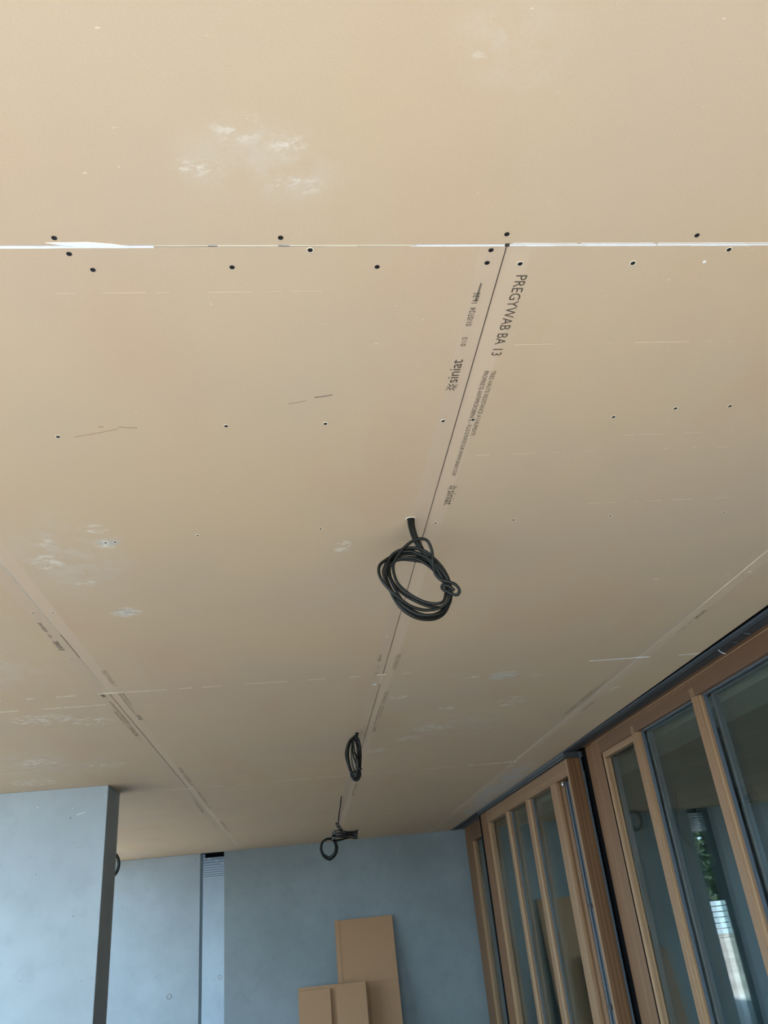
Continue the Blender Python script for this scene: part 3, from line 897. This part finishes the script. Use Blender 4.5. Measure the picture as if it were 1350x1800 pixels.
# second coil: hangs edge-on
c2 = tag(empty('cable_coil', (0.324, 4.63, CEIL)), 'tall narrow coil of black cable, the second one along the joint', 'cable coil', 'black cable coils hung from the ceiling')
S2 = (-0.4004, 0.000722, -0.000053, 0.1188, -0.000056, -0.000702)
for k, dx in enumerate((-10, 0, 9)):
    b = MB()
    b.tube(flat([(575 + dx, 112), (573 + dx * 0.7, 140), (570 + dx * 0.5, 165), (572, 200)], S2, 0.004 * (k - 1)), 0.0042)
    b.build('cable_tail', M['cable'], c2)
L2 = [
    ([(560, 150), (515, 185), (490, 250), (486, 315), (505, 395), (530, 465), (563, 497), (594, 475), (602, 400), (606, 300), (597, 210), (578, 165)], 0.00),
    ([(555, 158), (522, 205), (507, 280), (515, 360), (540, 440), (562, 472), (585, 440), (592, 350), (588, 250), (572, 180)], 0.018),
    ([(548, 162), (503, 220), (495, 300), (515, 400), (545, 458), (575, 462), (597, 420), (601, 320), (592, 230), (570, 170)], -0.018),
    ([(550, 160), (510, 210), (499, 290), (512, 380), (535, 450), (570, 480), (596, 440), (598, 330), (590, 220), (572, 165)], 0.032),
    ([(545, 172), (530, 240), (527, 320), (540, 400), (565, 455), (582, 400), (573, 330), (556, 290), (547, 230)], -0.03),
    ([(552, 175), (540, 250), (545, 310), (560, 360), (578, 420), (590, 455), (582, 330), (570, 220)], 0.008),
]
for pts, dep in L2:
    b = MB()
    b.tube(flat(pts, S2, dep, 0.010, dep * 90), 0.0044, closed=True)
    b.build('cable_loop', M['cable'], c2)
for dep in (-0.01, 0.01):
    b = MB()
    b.tube(flat([(526, 455), (532, 480), (550, 497), (572, 500), (592, 486), (602, 458), (594, 438), (560, 432)], S2, dep), 0.0044, closed=True)
    b.build('cable_loop', M['cable'], c2)
b = MB(); b.tube(flat([(540, 330), (545, 300), (560, 320), (570, 400), (602, 425), (606, 418)], S2, -0.04), 0.0044)
b.build('cable_end', M['cable'], c2)

# third coil: lies flat on the end of a straight drop
c3 = tag(empty('cable_coil', (0.331, 7.06, CEIL)), 'flat tied coil of black cable at the end of a straight drop', 'cable coil', 'black cable coils hung from the ceiling')
b = MB(); b.tube([(0, 0, 0.0), (-0.012, 0, -0.07), (-0.030, 0, -0.15), (-0.040, 0, -0.225), (-0.030, 0, -0.27), (0.0, 0, -0.29)], 0.0050)
b.build('cable_tail', M['cable'], c3)
b = MB(); b.tube([(-0.06, -0.005, -0.215), (-0.045, -0.01, -0.245), (-0.01, -0.01, -0.272), (-0.02, 0, -0.25), (-0.05, 0.0, -0.212)], 0.0046, closed=True)
b.build('cable_knot', M['cable'], c3)
r3 = random.Random(3)
for k in range(7):
    zc = -0.284 - 0.008 * k + r3.uniform(-0.003, 0.003)
    rx, ry = r3.uniform(0.085, 0.108), r3.uniform(0.10, 0.12)
    ox = 0.0 + r3.uniform(-0.012, 0.012)
    tl = r3.uniform(-0.10, 0.04)
    b = MB()
    b.tube([(ox + rx * math.cos(a), 0.02 + ry * math.sin(a), zc + tl * rx * math.cos(a) + (0.012 if k % 3 == 0 else 0.004) * math.sin(2 * a + k)) for a in [2 * math.pi * i / 14 for i in range(14)]], 0.0048, closed=True, sides=7, sub=3)
    b.build('cable_loop', M['cable'], c3)
for k in range(3):
    b = MB()
    xx = 0.085 + 0.011 * k
    b.tube([(xx + 0.004 * math.sin(a), -0.085 + 0.02 * math.cos(a), -0.308 + (0.015 + 0.005 * k) * math.sin(a)) for a in [2 * math.pi * i / 10 for i in range(10)]], 0.0046, closed=True, sides=7, sub=2)
    b.build('cable_tie', M['cable'], c3)

# fourth coil: round ring seen square on, beyond the third
c4 = tag(empty('cable_coil', (0.285, 9.60, CEIL)), 'small upright ring of black cable hanging furthest back before the back wall', 'cable coil', 'black cable coils hung from the ceiling')
b = MB(); b.tube([(0.075, 0, 0.0), (0.062, 0, -0.035), (0.030, 0, -0.065), (0.0, 0, -0.090)], 0.0050)
b.build('cable_tail', M['cable'], c4)
for k in range(9):
    R = 0.085 + r3.uniform(-0.012, 0.013)
    cx, cz = -0.012 + r3.uniform(-0.005, 0.005), -0.178 + r3.uniform(-0.005, 0.004)
    dd = -0.03 + 0.008 * k
    pts = []
    for i in range(16):
        a = 2 * math.pi * i / 16
        rr = R * (1.0 + (0.16 if i == 12 else 0.06 if i in (11, 13) else 0.0)) * (1.08 if abs(math.sin(a)) > 0.7 else 1.0)
        pts.append((cx + rr * math.cos(a), dd + 0.004 * math.sin(3 * a + k), cz + rr * math.sin(a)))
    b = MB(); b.tube(pts, 0.0058, closed=True, sides=7, sub=3)
    b.build('cable_loop', M['cable'], c4)
b = MB(); b.tube([(-0.088, 0, -0.168), (-0.102, 0, -0.17), (-0.108, 0, -0.172)], 0.005)
b.build('cable_end', M['cable'], c4)

# fifth coil: half hidden behind the fin wall
c5 = tag(empty('cable_coil', (-1.86, 8.50, CEIL)), 'coil of black cable mostly hidden behind the left concrete fin wall', 'cable coil', 'black cable coils hung from the ceiling')
b = MB(); b.tube([(0, 0, 0), (0.004, 0, -0.06), (0.0, 0, -0.13)], 0.0048)
b.build('cable_tail', M['cable'], c5)
for k in range(6):
    R = 0.075 + r3.uniform(-0.008, 0.006)
    ox = r3.uniform(-0.006, 0.006)
    b = MB()
    b.tube([(ox + R * math.cos(a), -0.02 + 0.008 * k, -0.245 + (R + 0.035) * math.sin(a)) for a in [2 * math.pi * i / 14 for i in range(14)]], 0.0048, closed=True, sides=7, sub=3)
    b.build('cable_loop', M['cable'], c5)

# ---------------------------------------------------------------- cardboard leaning on the back wall
def card_sheet(name, label, x0, x1, ybot, ytop, h, th, crease=None, skew=0.0, notch=None):
    o = tag(empty(name, ((x0 + x1) / 2, ybot, 0.0)), label, 'cardboard')
    w = (x1 - x0) / 2
    lean = (ytop - ybot) / h
    def panel(nm, za, zb, xa, xb, dy=0.0, sa=0.0, sb=0.0, mi=0):
        b = MB()
        V = []
        for t in (0.0, th):
            for (z, x, s_) in ((za, xa, sa), (za, xb, sa), (zb, xb, sb), (zb, xa, sb)):
                V.append((x + skew * z, dy + lean * z + t, z + (s_ * (x - xa))))
        b.add(V, [(0, 1, 2, 3), (7, 6, 5, 4)], 0)
        b.add(V, [(0, 4, 5, 1), (1, 5, 6, 2), (2, 6, 7, 3), (3, 7, 4, 0)], 1)
        return b.build(nm, [M['card'], M['card_edge']], o)
    if crease:
        panel('lower_panel', 0, crease - 0.002, -w, w)
        panel('upper_panel', crease + 0.002, h, -w, w, 0.001)
        b = MB(); b.box(-w, w, lean * crease + 0.003, lean * crease + th - 0.001, crease - 0.003, crease + 0.003)
        b.build('fold', M['card_edge'], o)
    else:
        panel('panel', 0, h, -w, w)
    return o, panel, w
o, panel, w = card_sheet('cardboard_sheet', 'tallest cardboard sheet, folded once, leaning on the grey back wall', 0.325, 1.030, 10.50, 10.795, 1.752, 0.008, crease=1.075)
panel('fold_flap', 1.085, 1.745, -w + 0.045, -w + 0.052, -0.002)
o2, panel2, w2 = card_sheet('cardboard_sheet', 'wide low cardboard sheet in front of the tallest sheet', -0.140, 0.650, 10.36, 10.54, 1.105, 0.008)
o3, panel3, w3 = card_sheet('cardboard_sheet', 'narrow cardboard strip leaning at far left, front of the wide sheet', -0.137, 0.223, 10.29, 10.50, 1.072, 0.022)
o4, panel4, w4 = card_sheet('cardboard_sheet', 'narrow cardboard strip leaning second from left, with dark right edge', 0.285, 0.632, 10.29, 10.50, 1.100, 0.024)
panel4('top_fold', 1.065, 1.068, -w4, w4, -0.002)
for (oo, x, z, pn) in ((o2, 0.03, 1.10, panel2),):
    pn('tape', 1.06, 1.106, -0.19, -0.18, -0.001)

# ---------------------------------------------------------------- beyond: seen only through the slot, mirrored in the glass
fe = tag(empty('slatted_fence', (-13.0, 34.0, -0.06)), 'pale blue slatted fence across the gravel, mirrored in the door glass', 'fence')
for k in range(6):
    bx('slat', M['fence'], fe, -7, 7, -0.02, 0.02, 0.15 + k * 0.20, 0.15 + k * 0.20 + 0.17)
for k in range(8):
    bx('post', M['dark_steel'], fe, -7 + 2 * k - 0.04, -7 + 2 * k + 0.04, 0.03, 0.11, 0.0, 1.35)

def tree(x, y, h, r, label, seed):
    rr = random.Random(seed)
    o = tag(empty('tree', (x, y, -0.06)), label, 'tree', 'trees beyond the fence')
    b = MB()
    b.tube([(0, 0, 0), (0.1, 0, h * 0.3), (0, 0.1, h * 0.6), (0.05, 0, h * 0.8)], 0.16, sides=8)
    b.build('trunk', M['bark'], o)
    b = MB()
    for i in range(3200):
        a, e = rr.uniform(0, 2 * math.pi), rr.uniform(-1, 1)
        q = rr.uniform(0.55, 1.0) * (1 + 0.25 * math.sin(3 * a + seed) * math.cos(4 * e))
        c = Vector((r * q * math.cos(a) * math.sqrt(1 - e * e), r * q * math.sin(a) * math.sqrt(1 - e * e), h * 0.55 + h * 0.5 * q * e))
        s = rr.uniform(0.12, 0.26)
        n1 = Vector((rr.uniform(-1, 1), rr.uniform(-1, 1), rr.uniform(-1, 1))).normalized() * s
        n2 = n1.orthogonal().normalized() * s * 0.6
        b.add([c - n1, c + n2, c + n1, c - n2], [(0, 1, 2, 3)])
    f = b.build('foliage', M['leaf'], o)
    f['kind'] = 'stuff'
for i, (x, y, h_, r_) in enumerate([(-22, 39, 6.0, 1.6), (-17.5, 43, 6.6, 1.9), (-13.4, 39, 5.2, 1.7), (-9.3, 43, 6.2, 1.7), (-5.2, 39, 6.8, 1.6), (-0.8, 43, 6.0, 1.8)]):
    tree(x, y, h_, r_, 'dark green tree beyond the pale fence, mirrored in the door glass', 10 + i)
